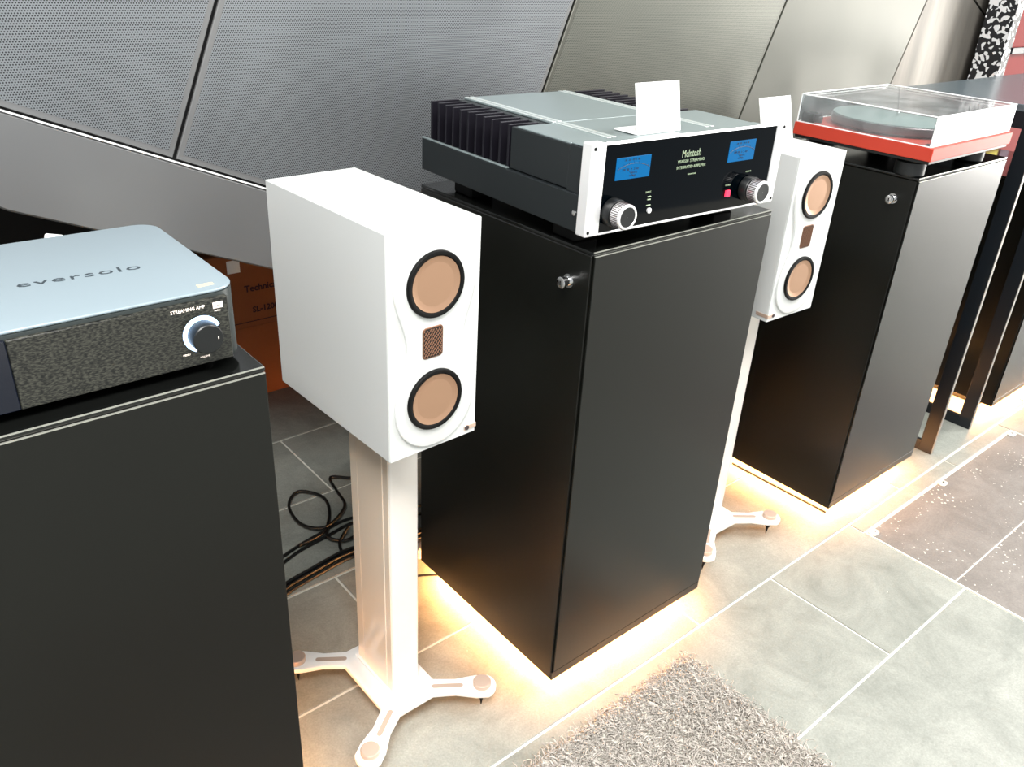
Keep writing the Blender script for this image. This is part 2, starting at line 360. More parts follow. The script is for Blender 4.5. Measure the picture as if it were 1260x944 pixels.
T(obj('ceiling', box(BM(), (-2.6, -2.6, 3.2), (5.2, 2.3, 3.26)), M['ceil']), kind='structure')
T(obj('wall_rear', box(BM(), (-2.6, 2.22, 0), (5.2, 2.3, 3.2)), M['dark']), kind='structure')
T(obj('wall_left', box(BM(), (-2.6, .7, 0), (-2.52, 2.22, 3.2)), M['dark']), kind='structure')
T(obj('wall_right', box(BM(), (5.12, .7, 0), (5.2, 2.22, 3.2)), M['dark']), kind='structure')

# ------------------------------------------------------------------ cabinets
CW, CD = .463, .463
def cabinet(x, y, top, label, key=True, w=CW):
    t = thing('display_cabinet', (x, y, 0), label, 'cabinet', group='black display cabinets along the wall'); z0 = .040
    bm = BM(); box(bm, (.0, .004, z0), (w, CD, top-.007), .0008, 1); body = obj('body', bm, M['black'], t)
    bm = BM(); box(bm, (0, 0, top-.006), (w, CD, top), .0016, 2); tp = obj('top_panel', bm, M['black_top'], t)
    obj('edge_highlight', box(BM(), (.001, -.0004, top-.0012), (w-.001, .0010, top+.0002)), M['edge_light'], tp, label='thin pale line painted as an edge highlight')
    bm = BM(); box(bm, (.0045, -.0005, z0+.022), (w, .0038, top-.0075), .0008, 2); fp = obj('front_panel', bm, M['black'], t)
    obj('edge_highlight', box(BM(), (.0045, -.0009, top-.0085), (w-.001, .0015, top-.0073)), M['edge_light'], fp, label='thin pale line painted as an edge highlight')
    bm = BM(); box(bm, (0, 0, z0), (w, .0038, z0+.0205), .0006, 1); obj('plinth_strip', bm, M['black'], t)
    bm = BM()
    for a, b in (((.03, .03), (w-.03, .042)), ((.03, CD-.042), (w-.03, CD-.03)), ((.03, .042), (.042, CD-.042)), ((w-.042, .042), (w-.03, CD-.042))):
        box(bm, (a[0], a[1], z0-.006), (b[0], b[1], z0))
    obj('led_strip', bm, M['led'], t, label='glowing warm LED strip under the cabinet')
    bm = BM(); box(bm, (.06, .06, 0), (w-.06, CD-.06, z0)); obj('recessed_foot', bm, M['black_gap'], t)
    if key:
        yy, zz = .047, .882
        bm = BM(); lathe(bm, [(.0115, 0), (.0115, .003), (.0075, .0035), (.0075, .013), (.0095, .0135), (.0095, .019), (.008, .020)], 28, 'x', (0, yy, zz))
        lk = obj('lock', bm, M['steel'], t, smooth=True); obj('keyhole', box(BM(), (-.0206, yy-.0011, zz-.0035), (-.0195, yy+.0011, zz+.0035)), M['black_gap'], lk)
    return t
cabinet(-.544-CW, -.021, .910, 'matte black cabinet at the far left under the small streaming amplifier', False)
cabinet(0, 0, .9415, 'matte black cabinet between the two white speakers, glowing underneath, with a key lock')
cabinet(1.004, -.012, .937, 'black cabinet under the red turntable, glowing underneath, with a key lock')
cabinet(2.01, -.02, .785, 'low black cabinet behind the steel table frames at the right edge', False)

# ------------------------------------------------------------------ speakers and stands
def speaker(loc, rz, label, mirror=False):
    w, d, h = .1602, .328, .348
    t = thing('bookshelf_speaker', loc, label, 'speaker', rz, 'white speakers on stands')
    obj('enclosure', box(BM(), (0, .0025, 0), (w, d, h), .0012, 2), M['white'], t)
    # waisted baffle plate
    P = []; cx = .079
    def prof(z):   # half width of the outline as a function of height
        for cz in (.084, .264):
            pass
        a = .0705; zt, zb = .269, .077
        if z >= zt: return math.sqrt(max(a*a-(z-zt)**2, 0))
        if z <= zb: return math.sqrt(max(a*a-(z-zb)**2, 0))
        u = (z-zb)/(zt-zb); return a-.0215*(sin(pi*u)**2)
    zs = []; n = 56
    for i in range(n+1): zs.append(.173-.1655*cos(pi*i/n))
    right = [(cx+prof(z), z) for z in zs[1:-1]]; left = [(cx-prof(z), z) for z in zs[1:-1]][::-1]
    P = [(cx, zs[0])]+right+[(cx, zs[-1])]+left
    bm = BM(); box(bm, (0, 0, 0), (w, .0022, h), .001, 1); obj('front_baffle', bm, M['white'], t)
    bm = BM(); prism(bm, P, -.0046, .001, .0022, 'y', 0, 3); obj('waisted_plate', bm, M['white'], t, smooth=True)
    for cz in (.267, .087):
        wf = obj('woofer', lathe(BM(), [(.0488, .0040), (.0488, .0078), (.0478, .0094), (.0450, .0098), (.0422, .0088), (.0408, .0066), (.040, .0050)], 56, 'y', (.0765, 0, cz)), M['rubber'], t, smooth=True)
        obj('cone', lathe(BM(), [(.0410, .0050), (.0408, .0068), (.0380, .0060), (.0300, .0047), (.0150, .0037), (.0005, .0034)], 56, 'y', (.0765, -.0012, cz)), M['copper'], wf, smooth=True, label='copper coloured dished cone')
    tw = obj('tweeter', prism(BM(), rrect(.0545, .1560, .0905, .2045, .006), -.0058, -.001, .0006, 'y', 0, 1), M['bronze'], t, smooth=True, label='copper framed tweeter')
    obj('recess', prism(BM(), rrect(.0565, .1580, .0885, .2025, .005), -.0061, -.002, 0, 'y'), M['black_gap'], tw)
    bm = BM()
    for i in range(-7, 12):
        for sgn in (1, -1):
            x0, z0 = .0725, .1803; k = i*.0066
            # diagonal mesh wires clipped to the opening
            f = lambda u, s=sgn, k=k: (x0+u, z0+s*u*1.25+k-(.014 if i > -99 else 0))
            us = [u for u in [j*.0016-.016 for j in range(21)] if .1585 < f(u)[1] < .2020]
            if len(us) > 1:
                a, b = f(us[0]), f(us[-1]); tube(bm, [(a[0], -.0064, a[1]), (b[0], -.0064, b[1])], .00062, 4, sub=1)
    obj('grille_mesh', bm, M['bronze'], tw)
    # corner badge
    xb0, xb1 = (.138, .1612) if not mirror else (-.001, .0222)
    yb = (-.0012, .002)
    bm = BM(); box(bm, (xb0, -.0016, .0085), (xb1, .0, .0165), .0006, 1)
    if mirror: box(bm, (-.0012, 0, .0085), (.0, .030, .0165), .0004, 1)
    else: box(bm, (w, 0, .0085), (w+.0012, .030, .0165), .0004, 1)
    bd = obj('badge', bm, M['copper2'], t, label='copper badge wrapped round the bottom corner')
    bx = xb0+.0045 if not mirror else xb1-.0045
    obj('emblem', lathe(BM(), [(.0042, .0016), (.0042, .0024), (.0028, .0025), (.0028, .0019), (.0014, .0019), (.0012, .0026)], 24, 'y', (bx, 0, .0125)), M['platter'], bd, smooth=True)
    # back terminals
    bm = BM(); box(bm, (.05, d-.0005, .06), (.11, d+.002, .12), .001, 1); tp = obj('terminal_plate', bm, M['rubber'], t)
    for sx in (.065, .095): obj('terminal', lathe(BM(), [(.006, 0), (.006, -.018), (.004, -.019)], 16, 'y', (sx, d+.002, .09)), M['copper2'], tp)
    return t
sp1 = speaker((-.3388, .0459, .664), .0306, 'white two-woofer speaker on the nearer stand, left of the middle cabinet')
sp2 = speaker((.605, .049, .664), -.034, 'white two-woofer speaker partly hidden behind the big amplifier', True)

def stand(loc, rz, label, bottom):
    t = thing('speaker_stand', loc, label, 'speaker stand', rz, 'white speaker stands'); zt = .055; th = .011
    # base plate outline: central rectangle round the column with four arms
    pts = []; fx, fy = .128, .138; R = .0280; aw = .0188
    hx, hy = .046, .085
    for sx, sy in ((1, -1), (1, 1), (-1, 1), (-1, -1)):
        ang = math.atan2(sy*(fy-.070), sx*(fx-.030)); d = Vector((cos(ang), sin(ang))); n = Vector((-d.y, d.x)); f = Vector((sx*fx, sy*fy))
        a0 = f-d*.096
        seq = [a0-n*aw*1.02, f-d*.052-n*aw*.92, f-d*.030-n*(aw+.003), f-d*.012-n*R*.9]
        seq += [f+R*(cos(ang+u)*Vector((1, 0))+sin(ang+u)*Vector((0, 1))) for u in [(-1.1+2.2*i/8) for i in range(9)]]
        seq += [f-d*.012+n*R*.9, f-d*.030+n*(aw+.003), f-d*.052+n*aw*.92, a0+n*aw*1.02]
        pts += seq
    bm = BM(); prism(bm, [tuple(p) for p in pts], zt-th, zt, .0022, 'z', 0, 2)
    base = obj('base_plate', bm, M['stand'], t, smooth=True)
    for sx, sy in ((1, -1), (1, 1), (-1, 1), (-1, -1)):
        ang = math.atan2(sy*(fy-.070), sx*(fx-.030)); d = Vector((cos(ang), sin(ang))); f = Vector((sx*fx, sy*fy)); m_ = f-d*.068
        mtx = Matrix.Translation((m_.x, m_.y, 0)) @ Matrix.Rotation(ang, 4, 'Z')
        bm = BM(); prism(bm, rrect(-.031, -.0050, .031, .0050, .0049), zt-.0005, zt+.0004, mtx=mtx); obj('slot', bm, M['copper2'], base, label='taupe inlaid slot along the arm')
        ft = obj('foot', lathe(BM(), [(.0175, .0448-.0), (.0175, .044), (.012, .036), (.004, .020), (.0006, .0)], 28, at=(f.x, f.y, 0)), M['rubber'], t, smooth=True, label='black spiked foot')
        obj('cap', lathe(BM(), [(.0175, zt), (.0175, zt+.009), (.0160, zt+.0105), (.0005, zt+.0108)], 36, at=(f.x, f.y, 0)), M['copper2'], ft, smooth=True, label='round copper-taupe cap')
    # column: front face with rounded corners, slightly inset side panels
    cxx, cyy, w, d = .007, .012, .059, .128
    bm = BM(); prism(bm, rrect(cxx-w/2, cyy-d/2, cxx+w/2, cyy+d/2, .004), zt, bottom-.008, 0); col = obj('column', bm, M['cream'], t, smooth=True)
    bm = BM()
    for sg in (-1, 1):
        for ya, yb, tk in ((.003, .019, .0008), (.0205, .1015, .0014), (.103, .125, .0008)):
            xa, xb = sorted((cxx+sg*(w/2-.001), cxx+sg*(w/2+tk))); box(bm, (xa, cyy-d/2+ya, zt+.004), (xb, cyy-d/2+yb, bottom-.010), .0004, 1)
    obj('side_panel', bm, M['champagne'], col, label='glossy side inlay tinted champagne')
    obj('column_collar', prism(BM(), rrect(cxx-w/2-.006, cyy-d/2-.006, cxx+w/2+.006, cyy+d/2+.006, .006), zt, zt+.004, .001), M['stand'], base, smooth=True)
    obj('top_plate', prism(BM(), rrect(cxx-.055, cyy-.085, cxx+.055, cyy+.085, .008), bottom-.008, bottom-.0005, .001), M['stand'], t)
    return t
stand((-.255, .203, 0), .01, 'white four-armed speaker stand under the nearer speaker, fully in view', .664)
stand((.700, .196, 0), -.034, 'white speaker stand half hidden behind the middle cabinet', .664)

# ------------------------------------------------------------------ big streaming amplifier on the middle cabinet
A = thing('integrated_amplifier', (-.0237, 0, .9415), 'large black amplifier with silver frame, blue meters and heat-sink fins on the middle cabinet', 'amplifier', -.050)
obj('base_tray', box(BM(), (.006, .022, .027), (.437, .470, .0845), .002, 2), M['ampside'], A)
obj('chassis', box(BM(), (.070, .190, .0845), (.350, .447, .1515), .001, 1), M['ampside'], A)
obj('mid_housing', box(BM(), (.011, .061, .0860), (.432, .205, .1515), .001, 1), M['ampside'], A)
obj('front_housing', box(BM(), (.009, .018, .0840), (.434, .0595, .1530), .001, 1), M['ampside'], A)
for a, b in (((.0855, .193, .1515), (.340, .452, .1542)), ((.0125, .061, .1515), (.4305, .1915, .1542)), ((.012, .02, .153), (.431, .0595, .1555))):
    obj('top_cover', box(BM(), a, b, .0007, 1), M['amptop'], A)
for x0 in (.0870, .0985, .3120, .3235):
    for y0, y1, nm in ((.1945, .451, 0), (.0625, .190, 0)):
        obj('cover_ridge', box(BM(), (x0, y0, .1541), (x0+.0075, y1, .1554), .0005, 1), M['ridge'], A)
for side in (0, 1):
    for i in range(11):
        y = .214+i*.0232
        xa, xb = (.012, .070+(.008 if i in (5, 6) else 0)) if side == 0 else (.354, .432)
        obj('heat_fin', box(BM(), (xa, y-.0026, .0845), (xb, y+.0026, .1530), .0006, 1), M['fin'], A)
    obj('fin_bar', box(BM(), ((.050, .2, .0845) if side == 0 else (.350, .2, .0845)), ((.070, .447, .149) if side == 0 else (.372, .447, .149))), M['fin'], A)
    obj('tray_lip', box(BM(), ((.006, .207, .0845) if side == 0 else (.432, .207, .0845)), ((.0115, .470, .087) if side == 0 else (.437, .470, .087)), .0005, 1), M['amptop'], A)
obj('screw', lathe(BM(), [(.004, -.006), (.004, -.0045), (.002, -.004)], 14, 'x', (0, .034, .0555)), M['steel'], A)
for x, y in ((.03, .34), (.36, .34), (.03, .055), (.36, .055)):
    obj('foot', box(BM(), (x, y, 0), (x+.05, y+.055, .0272), .003, 2), M['rubber'], A)
# front frame: silver end caps, sloping top bar, bottom bar
for x0, x1 in ((0, .0285), (.4225, .445)):
    ec = obj('end_cap', box(BM(), (x0, 0, .0268), (x1, .022, .1640), .0022, 3), M['silver'], A, label='bright silver end cap')
    for z in (.034, .157): obj('screw', lathe(BM(), [(.0026, .0), (.0026, .0007), (.001, .0008)], 14, 'y', (x0+.006 if x0 < .1 else x1-.006, 0, z)), M['rubber'], ec)
bm = BM(); prism(bm, [(.001, .1605), (.004, .1640), (.0215, .1570), (.0215, .155), (.001, .1602)], .0285, .4225, 0, 'x'); obj('top_bar', bm, M['silver'], A, label='bright silver top bar')
obj('bottom_bar', box(BM(), (.0285, .001, .0268), (.4225, .0215, .0300), .0006, 1), M['silver'], A)
gl = obj('glass_front', box(BM(), (.0287, .0025, .0302), (.4223, .020, .1602), .0006, 1), M['glass'], A, label='glossy black glass front')
def meter(x0, x1, z0, z1):
    m = obj('power_meter', box(BM(), (x0, .0018, z0), (x1, .003, z1), .0003, 1), M['meter'], A, label='glowing blue power meter')
    xc = (x0+x1)/2; w = x1-x0; h = z1-z0; bm = BM(); P = []
    for i in range(15):
        a = radians(62+56*i/14); r = w*1.02; P.append((xc+r*cos(a), .0014, z0+h*.70-r+r*sin(a)))
    tube(bm, P, .0005, 4, sub=1)
    for i in range(7):
        a = radians(66+48*i/6); r = w*1.02; zc = z0+h*.70-r
        tube(bm, [(xc+r*cos(a), .0014, zc+r*sin(a)), (xc+(r+.003)*cos(a), .0014, zc+(r+.003)*sin(a))], .0003, 4, sub=1)
    tube(bm, [(xc+.004, .0012, z0+.002), (xc-.020, .0012, z0+h*.62)], .0003, 4, sub=1)
    obj('scale', bm, M['meter_ink'], m)
    text('200  20   2  .2 .02', .0048, M['meter_ink'], m, (x0+.012, .0014, z0+h*.40), name='numerals')
    text('-30  -20  -10  0  dB', .0042, M['meter_ink'], m, (x0+.015, .0014, z0+h*.83), name='numerals')
    text('WATTS', .0042, M['meter_ink'], m, (xc-.006, .0014, z0+h*.24)); text('DECIBELS', .0032, M['meter_ink'], m, (xc-.008, .0014, z0+h*.12))
meter(.0525, .1240, .1062, .1392); meter(.3055, .3715, .1087, .1424)
for x in (.0515, .3660):
    k = obj('knob', lathe(BM(), [(.0215, -.001), (.0215, .012), (.0205, .0135), (.0165, .0137)], 44, 'y', (x, 0, .0605)), M['plastic_dark'], A, smooth=True, label='knurled dark and silver control knob')
    bm = BM(); lathe(bm, [(.0165, .0137), (.0182, .0145), (.0192, .016), (.0192, .033), (.0182, .0345), (.0158, .0348), (.0152, .0338)], 44, 'y', (x, 0, .0605)); obj('knob_ring', bm, M['silver'], k, smooth=True)
    bm = BM()
    for i in range(40):
        a = 2*pi*i/40; box(bm, (.0189, -.031, -.0006), (.0198, -.017, .0006), mtx=Matrix.Translation((x, 0, .0605)) @ Matrix.Rotation(a, 4, 'Y'))
    obj('knurling', bm, M['platter'], k)
    obj('knob_face', lathe(BM(), [(.0150, .0335), (.0150, .0340), (.0005, .0338)], 36, 'y', (x, 0, .0605)), M['plastic_dark'], k)
text('McIntosh', .0165, M['ink_green'], A, (.1925, .0022, .1275), sx=.72)
text('MSA5500  STREAMING', .0066, M['ink_green'], A, (.1850, .0022, .1190), sx=.95)
text('INTEGRATED AMPLIFIER', .0066, M['ink_green'], A, (.1840, .0022, .1095), sx=.95)
text('HEADPHONES', .0030, M['ink_green'], A, (.212, .0022, .0985)); text('INPUT', .0042, M['ink_green'], A, (.1215, .0022, .0795)); text('POWER', .0038, M['ink_green'], A, (.3105, .0022, .0690))
text('VOLUME', .0036, M['ink_green'], A, (.358, .0022, .0875))
lb = obj('power_button', box(BM(), (.3130, -.0016, .0510), (.3230, .003, .0620), .001, 2), M['red_led'], A, label='small red lit power button')
for z, s in ((.0735, .004), (.0690, .004), (.0600, .006)):
    obj('indicator', box(BM(), (.1290-s/2, .0012, z-.0009), (.1290+s/2+.003, .003, z+.0009), .0003, 1), M['ink_green'], A)
obj('headphone_socket', lathe(BM(), [(.0045, -.003), (.0045, .0), (.0030, .0003), (.0030, -.002)], 20, 'y', (.1330, .0, .0515)), M['silver'], A, smooth=True)

def price_card(loc, rz, w, h, lean, base, label, lines):
    t = thing('price_card', loc, label, 'card', rz, 'white price cards')
    mtx = Matrix.Rotation(-lean, 4, 'X')
    obj('card', box(BM(), (-w/2, -.0012, .0), (w/2, .0012, h), .0005, 1, mtx=mtx), M['paper'], t)
    obj('card_base', box(BM(), (-w/2, .0, 0), (w/2, base, .0025), .0005, 1), M['paper'], t)
    for k, (s, x, z, sz) in enumerate(lines):
        text(s, sz, M['ink_grey'], t, (-w/2+x, -.0013+sin(lean)*z-.0001, z*cos(lean)), rot=(pi/2-lean, 0, 0), ext=.00005)
    return t
ar = -.050
def on_amp(u, v, z): return (-.0237+cos(ar)*u-sin(ar)*v, sin(ar)*u+cos(ar)*v, .9415+z)
price_card(on_amp(.1905, .054, .1557), ar+.02, .099, .077, .22, .052, 'white price card standing on top of the large amplifier', [('McIntosh', .012, .063, .005), ('MSA5500 Streaming', .010, .0555, .0038), ('Integrated Amplifier', .010, .0505, .003)])
price_card((.690, .160, 1.0121), -.03, .105, .092, .30, .05, 'white price card standing on top of the farther speaker', [('Speakers', .012, .078, .005)])

# ------------------------------------------------------------------ small streaming amplifier on the left cabinet
B = thing('streaming_amplifier', (-.885, .0, .910), 'compact grey amplifier with engraved lid and light-ringed knob on the left cabinet', 'amplifier')
bm = BM(); prism(bm, rrect(0, .004, .330, .272, .028, 10), .010, .0895, .0010, 'z', 0, 2); obj('shell', bm, M['amp_shell'], B, smooth=True)
bm = BM(); prism(bm, rrect(0, .004, .330, .272, .028, 10), .0897, .0935, .0018, 'z', 0, 3); obj('lid', bm, M['amp_lid'], B, label='satin lid with the ceiling reflection painted in as pale blue-grey', smooth=True)
obj('front_glass', box(BM(), (.099, -.0005, .0115), (.3145, .03, .0855), .0008, 1), M['grain'], B, label='patterned dark glass front')
obj('touch_screen', box(BM(), (.018, -.0005, .0115), (.0982, .03, .0855), .0008, 1), M['screen'], B, label='faint blue screen')
for x, y in ((.04, .04), (.29, .04), (.04, .235), (.29, .235)): obj('foot', lathe(BM(), [(.014, 0), (.015, .010)], 20, at=(x, y, 0)), M['rubber'], B)
kx, kz = .2825, .0475
rg = obj('ring_light', BM(), M['ring'], B, label='pale blue light ring round the knob'); 
bm = BM(); n = 40; vs = []
for i in range(n+1):
    a = radians(20+(245-20)*i/n)
    wdt = .0022+.0012*sin(pi*i/n)
    for r, y in ((.0212, -.0009), (.0212-wdt*1.6, -.0022)): vs.append(bm.verts.new((kx+r*cos(a), y, kz+r*sin(a))))
for i in range(n): bm.faces.new((vs[2*i], vs[2*i+1], vs[2*i+3], vs[2*i+2]))
ret = bmesh.ops.solidify(bm, geom=bm.faces[:], thickness=.0006); bm.to_mesh(rg.data); bm.free(); rg.data.materials.clear(); rg.data.materials.append(M['ring'])
kb = obj('knob', lathe(BM(), [(.0168, .0005), (.0165, .018), (.0155, .0190), (.0005, .0192)], 40, 'y', (kx, 0, kz)), M['plastic_dark'], B, smooth=True, label='black volume knob')
obj('knob_mark', box(BM(), (kx+.010, -.0196, kz-.0012), (kx+.0108, -.0190, kz+.0012)), M['ink_white'], kb)
text('STREAMING AMP', .0056, M['ink_white'], B, (.2520, -.0007, .0765), sx=.86)
obj('badge', box(BM(), (.2975, -.0010, .0735), (.3085, -.0004, .0805), .0002, 1), M['ink_white'], B, label='small white badge'); text('AUDIO', .0022, M['engrave'], B, (.2992, -.0012, .0762))
text('Hi-Res', .0026, M['ink_white'], B, (.2985, -.0007, .0700)); text('MENU', .0028, M['ink_white'], B, (.259, -.0007, .0260)); text('VOLUME', .0028, M['ink_white'], B, (.277, -.0007, .0195))
text('eversolo', .0225, M['engrave'], B, (.1350, .1140, .0936), rot=(0, 0, -.06), ext=.0003, sx=1.42, space=1.14)
obj('sticker', prism(BM(), rrect(.291, .018, .309, .025, .001), .0935, .0939), M['gold'], B, label='small gold sticker')

# ------------------------------------------------------------------ turntable
TB = thing('turntable', (.974, -.038, .937), 'red turntable with grey platter under a clear dust cover', 'turntable', .007)
obj('plinth', box(BM(), (0, 0, .0445), (.414, .341, .073), .0015, 2), M['tt_red'], TB)
obj('sub_plinth', box(BM(), (.004, .004, .0375), (.410, .337, .0445), .001, 1), M['plastic_dark'], TB)
for x, y in ((.050, .062), (.355, .062), (.050, .285), (.355, .285)):
    obj('foot', lathe(BM(), [(.030, 0), (.033, .004), (.033, .030), (.027, .0375)], 32, at=(x, y, 0)), M['plastic_dark'], TB, smooth=True)
pl = obj('platter', lathe(BM(), [(.142, .077), (.147, .0785), (.1478, .0815), (.1478, .0945), (.146, .0962)], 72, at=(.172, .178, 0)), M['platter'], TB, smooth=True)
obj('platter_mat', lathe(BM(), [(.145, .0962), (.145, .0990), (.1435, .0995)], 72, at=(.172, .178, 0)), M['mat_grey'], pl, smooth=True)
obj('spindle', lathe(BM(), [(.0036, .099), (.0036, .108), (.002, .1095)], 16, at=(.172, .178, 0)), M['steel'], pl, smooth=True)
obj('drive_pulley', lathe(BM(), [(.012, .073), (.012, .086), (.010, .088)], 24, at=(.040, .306, 0)), M['plastic_dark'], TB, smooth=True)
ta = obj('tonearm_pivot', lathe(BM(), [(.026, .073), (.026, .079), (.014, .080), (.014, .104), (.012, .106)], 32, at=(.362, .272, 0)), M['silver'], TB, smooth=True)
bm = BM(); tube(bm, [(.366, .318, .110), (.362, .272, .110), (.352, .150, .107), (.330, .072, .104)], .0042, 10); obj('tonearm', bm, M['silver'], TB, smooth=True)
obj('headshell', box(BM(), (-.008, -.022, -.003), (.008, .022, .004), .001, 1, mtx=Matrix.Translation((.325, .060, .103)) @ Matrix.Rotation(-.3, 4, 'Z')), M['silver'], TB)
obj('cartridge', box(BM(), (.317, .047, .0985), (.331, .068, .101), .0005, 1), M['plastic_dark'], TB)
obj('counterweight', lathe(BM(), [(.011, -.012), (.012, -.010), (.012, .010), (.011, .012)], 24, 'y', (.366, .316, .110)), M['plastic_dark'], TB, smooth=True)
obj('speed_button', box(BM(), (.020, .018, .073), (.034, .030, .0755), .0005, 1), M['rubber'], TB, label='small black square button')
# dust cover: clear acrylic box hinged at the back
x0, x1, y0, y1, z0, z1, th = .004, .410, .010, .337, .0732, .1366, .003
bm = BM()
for a, b in (((x0, y0, z1-th), (x1, y1, z1)), ((x0, y0, z0), (x1, y0+th, z1-th)), ((x0, y1-th, z0+.004), (x1, y1, z1-th)), ((x0, y0+th, z0), (x0+th, y1-th, z1-th)), ((x1-th, y0+th, z0), (x1, y1-th, z1-th))): box(bm, a, b)
DC = obj('dust_cover', bm, M['acrylic'], TB, label='clear acrylic dust cover')
e = .0011
for a, b in (((x0, y0, z1), (x1, y0, z1)), ((x0, y1, z1), (x1, y1, z1)), ((x0, y0, z1), (x0, y1, z1)), ((x1, y0, z1), (x1, y1, z1)), ((x0, y0, z0), (x0, y0, z1)), ((x0, y1, z0), (x0, y1, z1)), ((x1, y0, z0), (x1, y0, z1)), ((x1, y1, z0), (x1, y1, z1)), ((x0, y0, z0+e), (x1, y0, z0+e)), ((x0, y0, z0+e), (x0, y1, z0+e)), ((x1, y0, z0+e), (x1, y1, z0+e))):
    obj('polished_edge', box(BM(), (a[0]-e, a[1]-e, a[2]-e), (b[0]+e, b[1]+e, b[2]+e)), M['acrylic_edge'], DC)
for xx in (.012, .330):
    hg = obj('hinge', box(BM(), (xx, y1-.038, z0+.001), (xx+.034, y1-.004, z0+.022), .002, 1), M['plastic_dark'], DC, label='black cover hinge')
LC = thing('label_card', (1.150, .345, .9372), 'small white label card standing on the cabinet behind the red turntable', 'card', .1)
obj('card', box(BM(), (-.045, 0, 0), (.045, .0016, .118), .0003, 1), M['paper'], LC)
obj('card_foot', box(BM(), (-.045, .0016, 0), (.045, .030, .002), .0003, 1), M['paper'], LC)

# ------------------------------------------------------------------ steel table, red panel and colour patches at the right
TBL = thing('steel_table', (1.595, -.02, 0), 'tall narrow table with dark top on flat black steel frames at the right edge', 'table')
obj('table_top', box(BM(), (0, 0, 1.032), (.98, .375, 1.050), .0015, 1), M['table_top'], TBL)
for x in (.0, .268, .960):
    fr = obj('leg_frame', BM(), M['steel_black'], TBL, label='flat black steel leg frame with grey edges')
    bm = BM(); box(bm, (x, .001, 0), (x+.012, .041, 1.0315), .0008, 1); box(bm, (x, .334, 0), (x+.012, .374, 1.0315), .0008, 1)
    box(bm, (x, .041, 0), (x+.012, .334, .036), .0008, 1); box(bm, (x, .041, .990), (x+.012, .334, 1.0315), .0008, 1)
    bm.to_mesh(fr.data); bm.free()
    obj('frame_edge', box(BM(), (x-.0003, -.0012, .002), (x+.0123, .0008, 1.030), .0003, 1), M['edge_grey'], fr, label='bare grey steel edge')
RP = thing('red_panel', (2.545, .49, 0), 'tall red panel with black band and speckled edging beside the metal wall', 'panel')
obj('board', box(BM(), (.060, .004, 0), (.95, .10, 1.95), .001, 1), M['red'], RP)
obj('speckled_edging', box(BM(), (0, 0, 0), (.0595, .10, 1.95), .001, 1), M['marble'], RP, label='black and white speckled edging')
obj('band', box(BM(), (.060, -.006, 1.090), (.95, .0035, 1.112), .001, 1), M['steel_black'], RP, label='black horizontal band')
T(obj('patch', box(BM(), (2.625, .486, .842), (2.765, .4935, .905), .0005, 1), M['yellow']), 'yellow leaflet on the red panel, standing in for a reflection in the dust cover', 'patch')  # coloured patches added in place of a reflection in the dust cover
T(obj('patch', box(BM(), (2.790, .486, .842), (2.880, .4935, .905), .0005, 1), M['purple']), 'dark purple leaflet next to the yellow one, standing in for the same reflection', 'patch')

# ------------------------------------------------------------------ cartons in the dark space under the wall
def carton(loc, w, d, h, label, lines, rz=0):
    t = thing('carton', loc, label, 'box', rz, 'brown cardboard cartons')
    obj('carton_body', box(BM(), (0, 0, 0), (w, d, h), .003, 1), M['card'], t)
    obj('packing_tape', box(BM(), (w/2-.025, -.0006, h-.05), (w/2+.025, d*.9, h+.0006), .0003, 1), M['card'], t)
    for s, x, z, sz in lines: text(s, sz, M['card_ink'], t, (x, -.0012, z), bold=.0008)
    return t
carton((-.13, 1.50, 0), .50, .38, .250, 'brown carton on the floor under the wall, lowest of the two', [])
c2 = carton((-.16, 1.49, .2512), .50, .38, .245, 'brown printed carton stacked on top of the other carton', [('Technics', .212, .118, .029), ('SL-1200', .232, .048, .026)])
obj('label_sticker', box(BM(), (.165, -.0012, .185), (.205, -.0004, .225)), M['paper'], c2, label='small white sticker')
obj('printed_line', box(BM(), (.14, -.0010, .018), (.48, -.0004, .0205)), M['card_ink'], c2)

# ------------------------------------------------------------------ cables
def cable(pts, r, label, m='cable', group='black cables on the floor'):
    o = obj('cable', tube(BM(), pts, r, 8), M[m], smooth=True); return T(o, label, 'cable', group)
z = .0045
cable([(-.60, .50, z), (-.42, .62, z), (-.242, .705, z), (-.12, .735, z), (-.03, .745, z), (.12, .70, z), (.30, .60, z)], .0042, 'black cable running straight behind the nearer stand, rearmost of the pair')
cable([(-.60, .48, z), (-.40, .60, z), (-.235, .69, z), (-.11, .715, z), (-.02, .722, z), (.12, .66, z), (.30, .57, z)], .0042, 'black cable running straight behind the nearer stand, frontmost of the pair')
cable([(-.19, .715, .012), (-.118, .722, .016), (-.060, .80, .012), (-.045, .870, .010), (-.085, .925, .010), (-.135, .880, .010), (-.145, .790, .010), (-.105, .735, .018), (-.02, .790, .012), (.00, .865, .010), (.018, .935, .010), (.07, .90, .008), (.16, .87, .006)], .0040, 'black cable curled into a round loop on the tiles behind the nearer stand')
cable([(-.10, .735, .014), (-.118, .700, .013), (-.085, .665, .011), (-.02, .680, .012), (.04, .70, .012)], .0040, 'short black cable branching from the loop behind the nearer stand')
cable([(-.06, .70, .020), (-.105, .665, .014), (-.115, .625, .010), (-.080, .605, .010), (-.092, .560, .010), (-.05, .545, .008)], .0040, 'black cable hanging forward in an S bend behind the nearer stand')
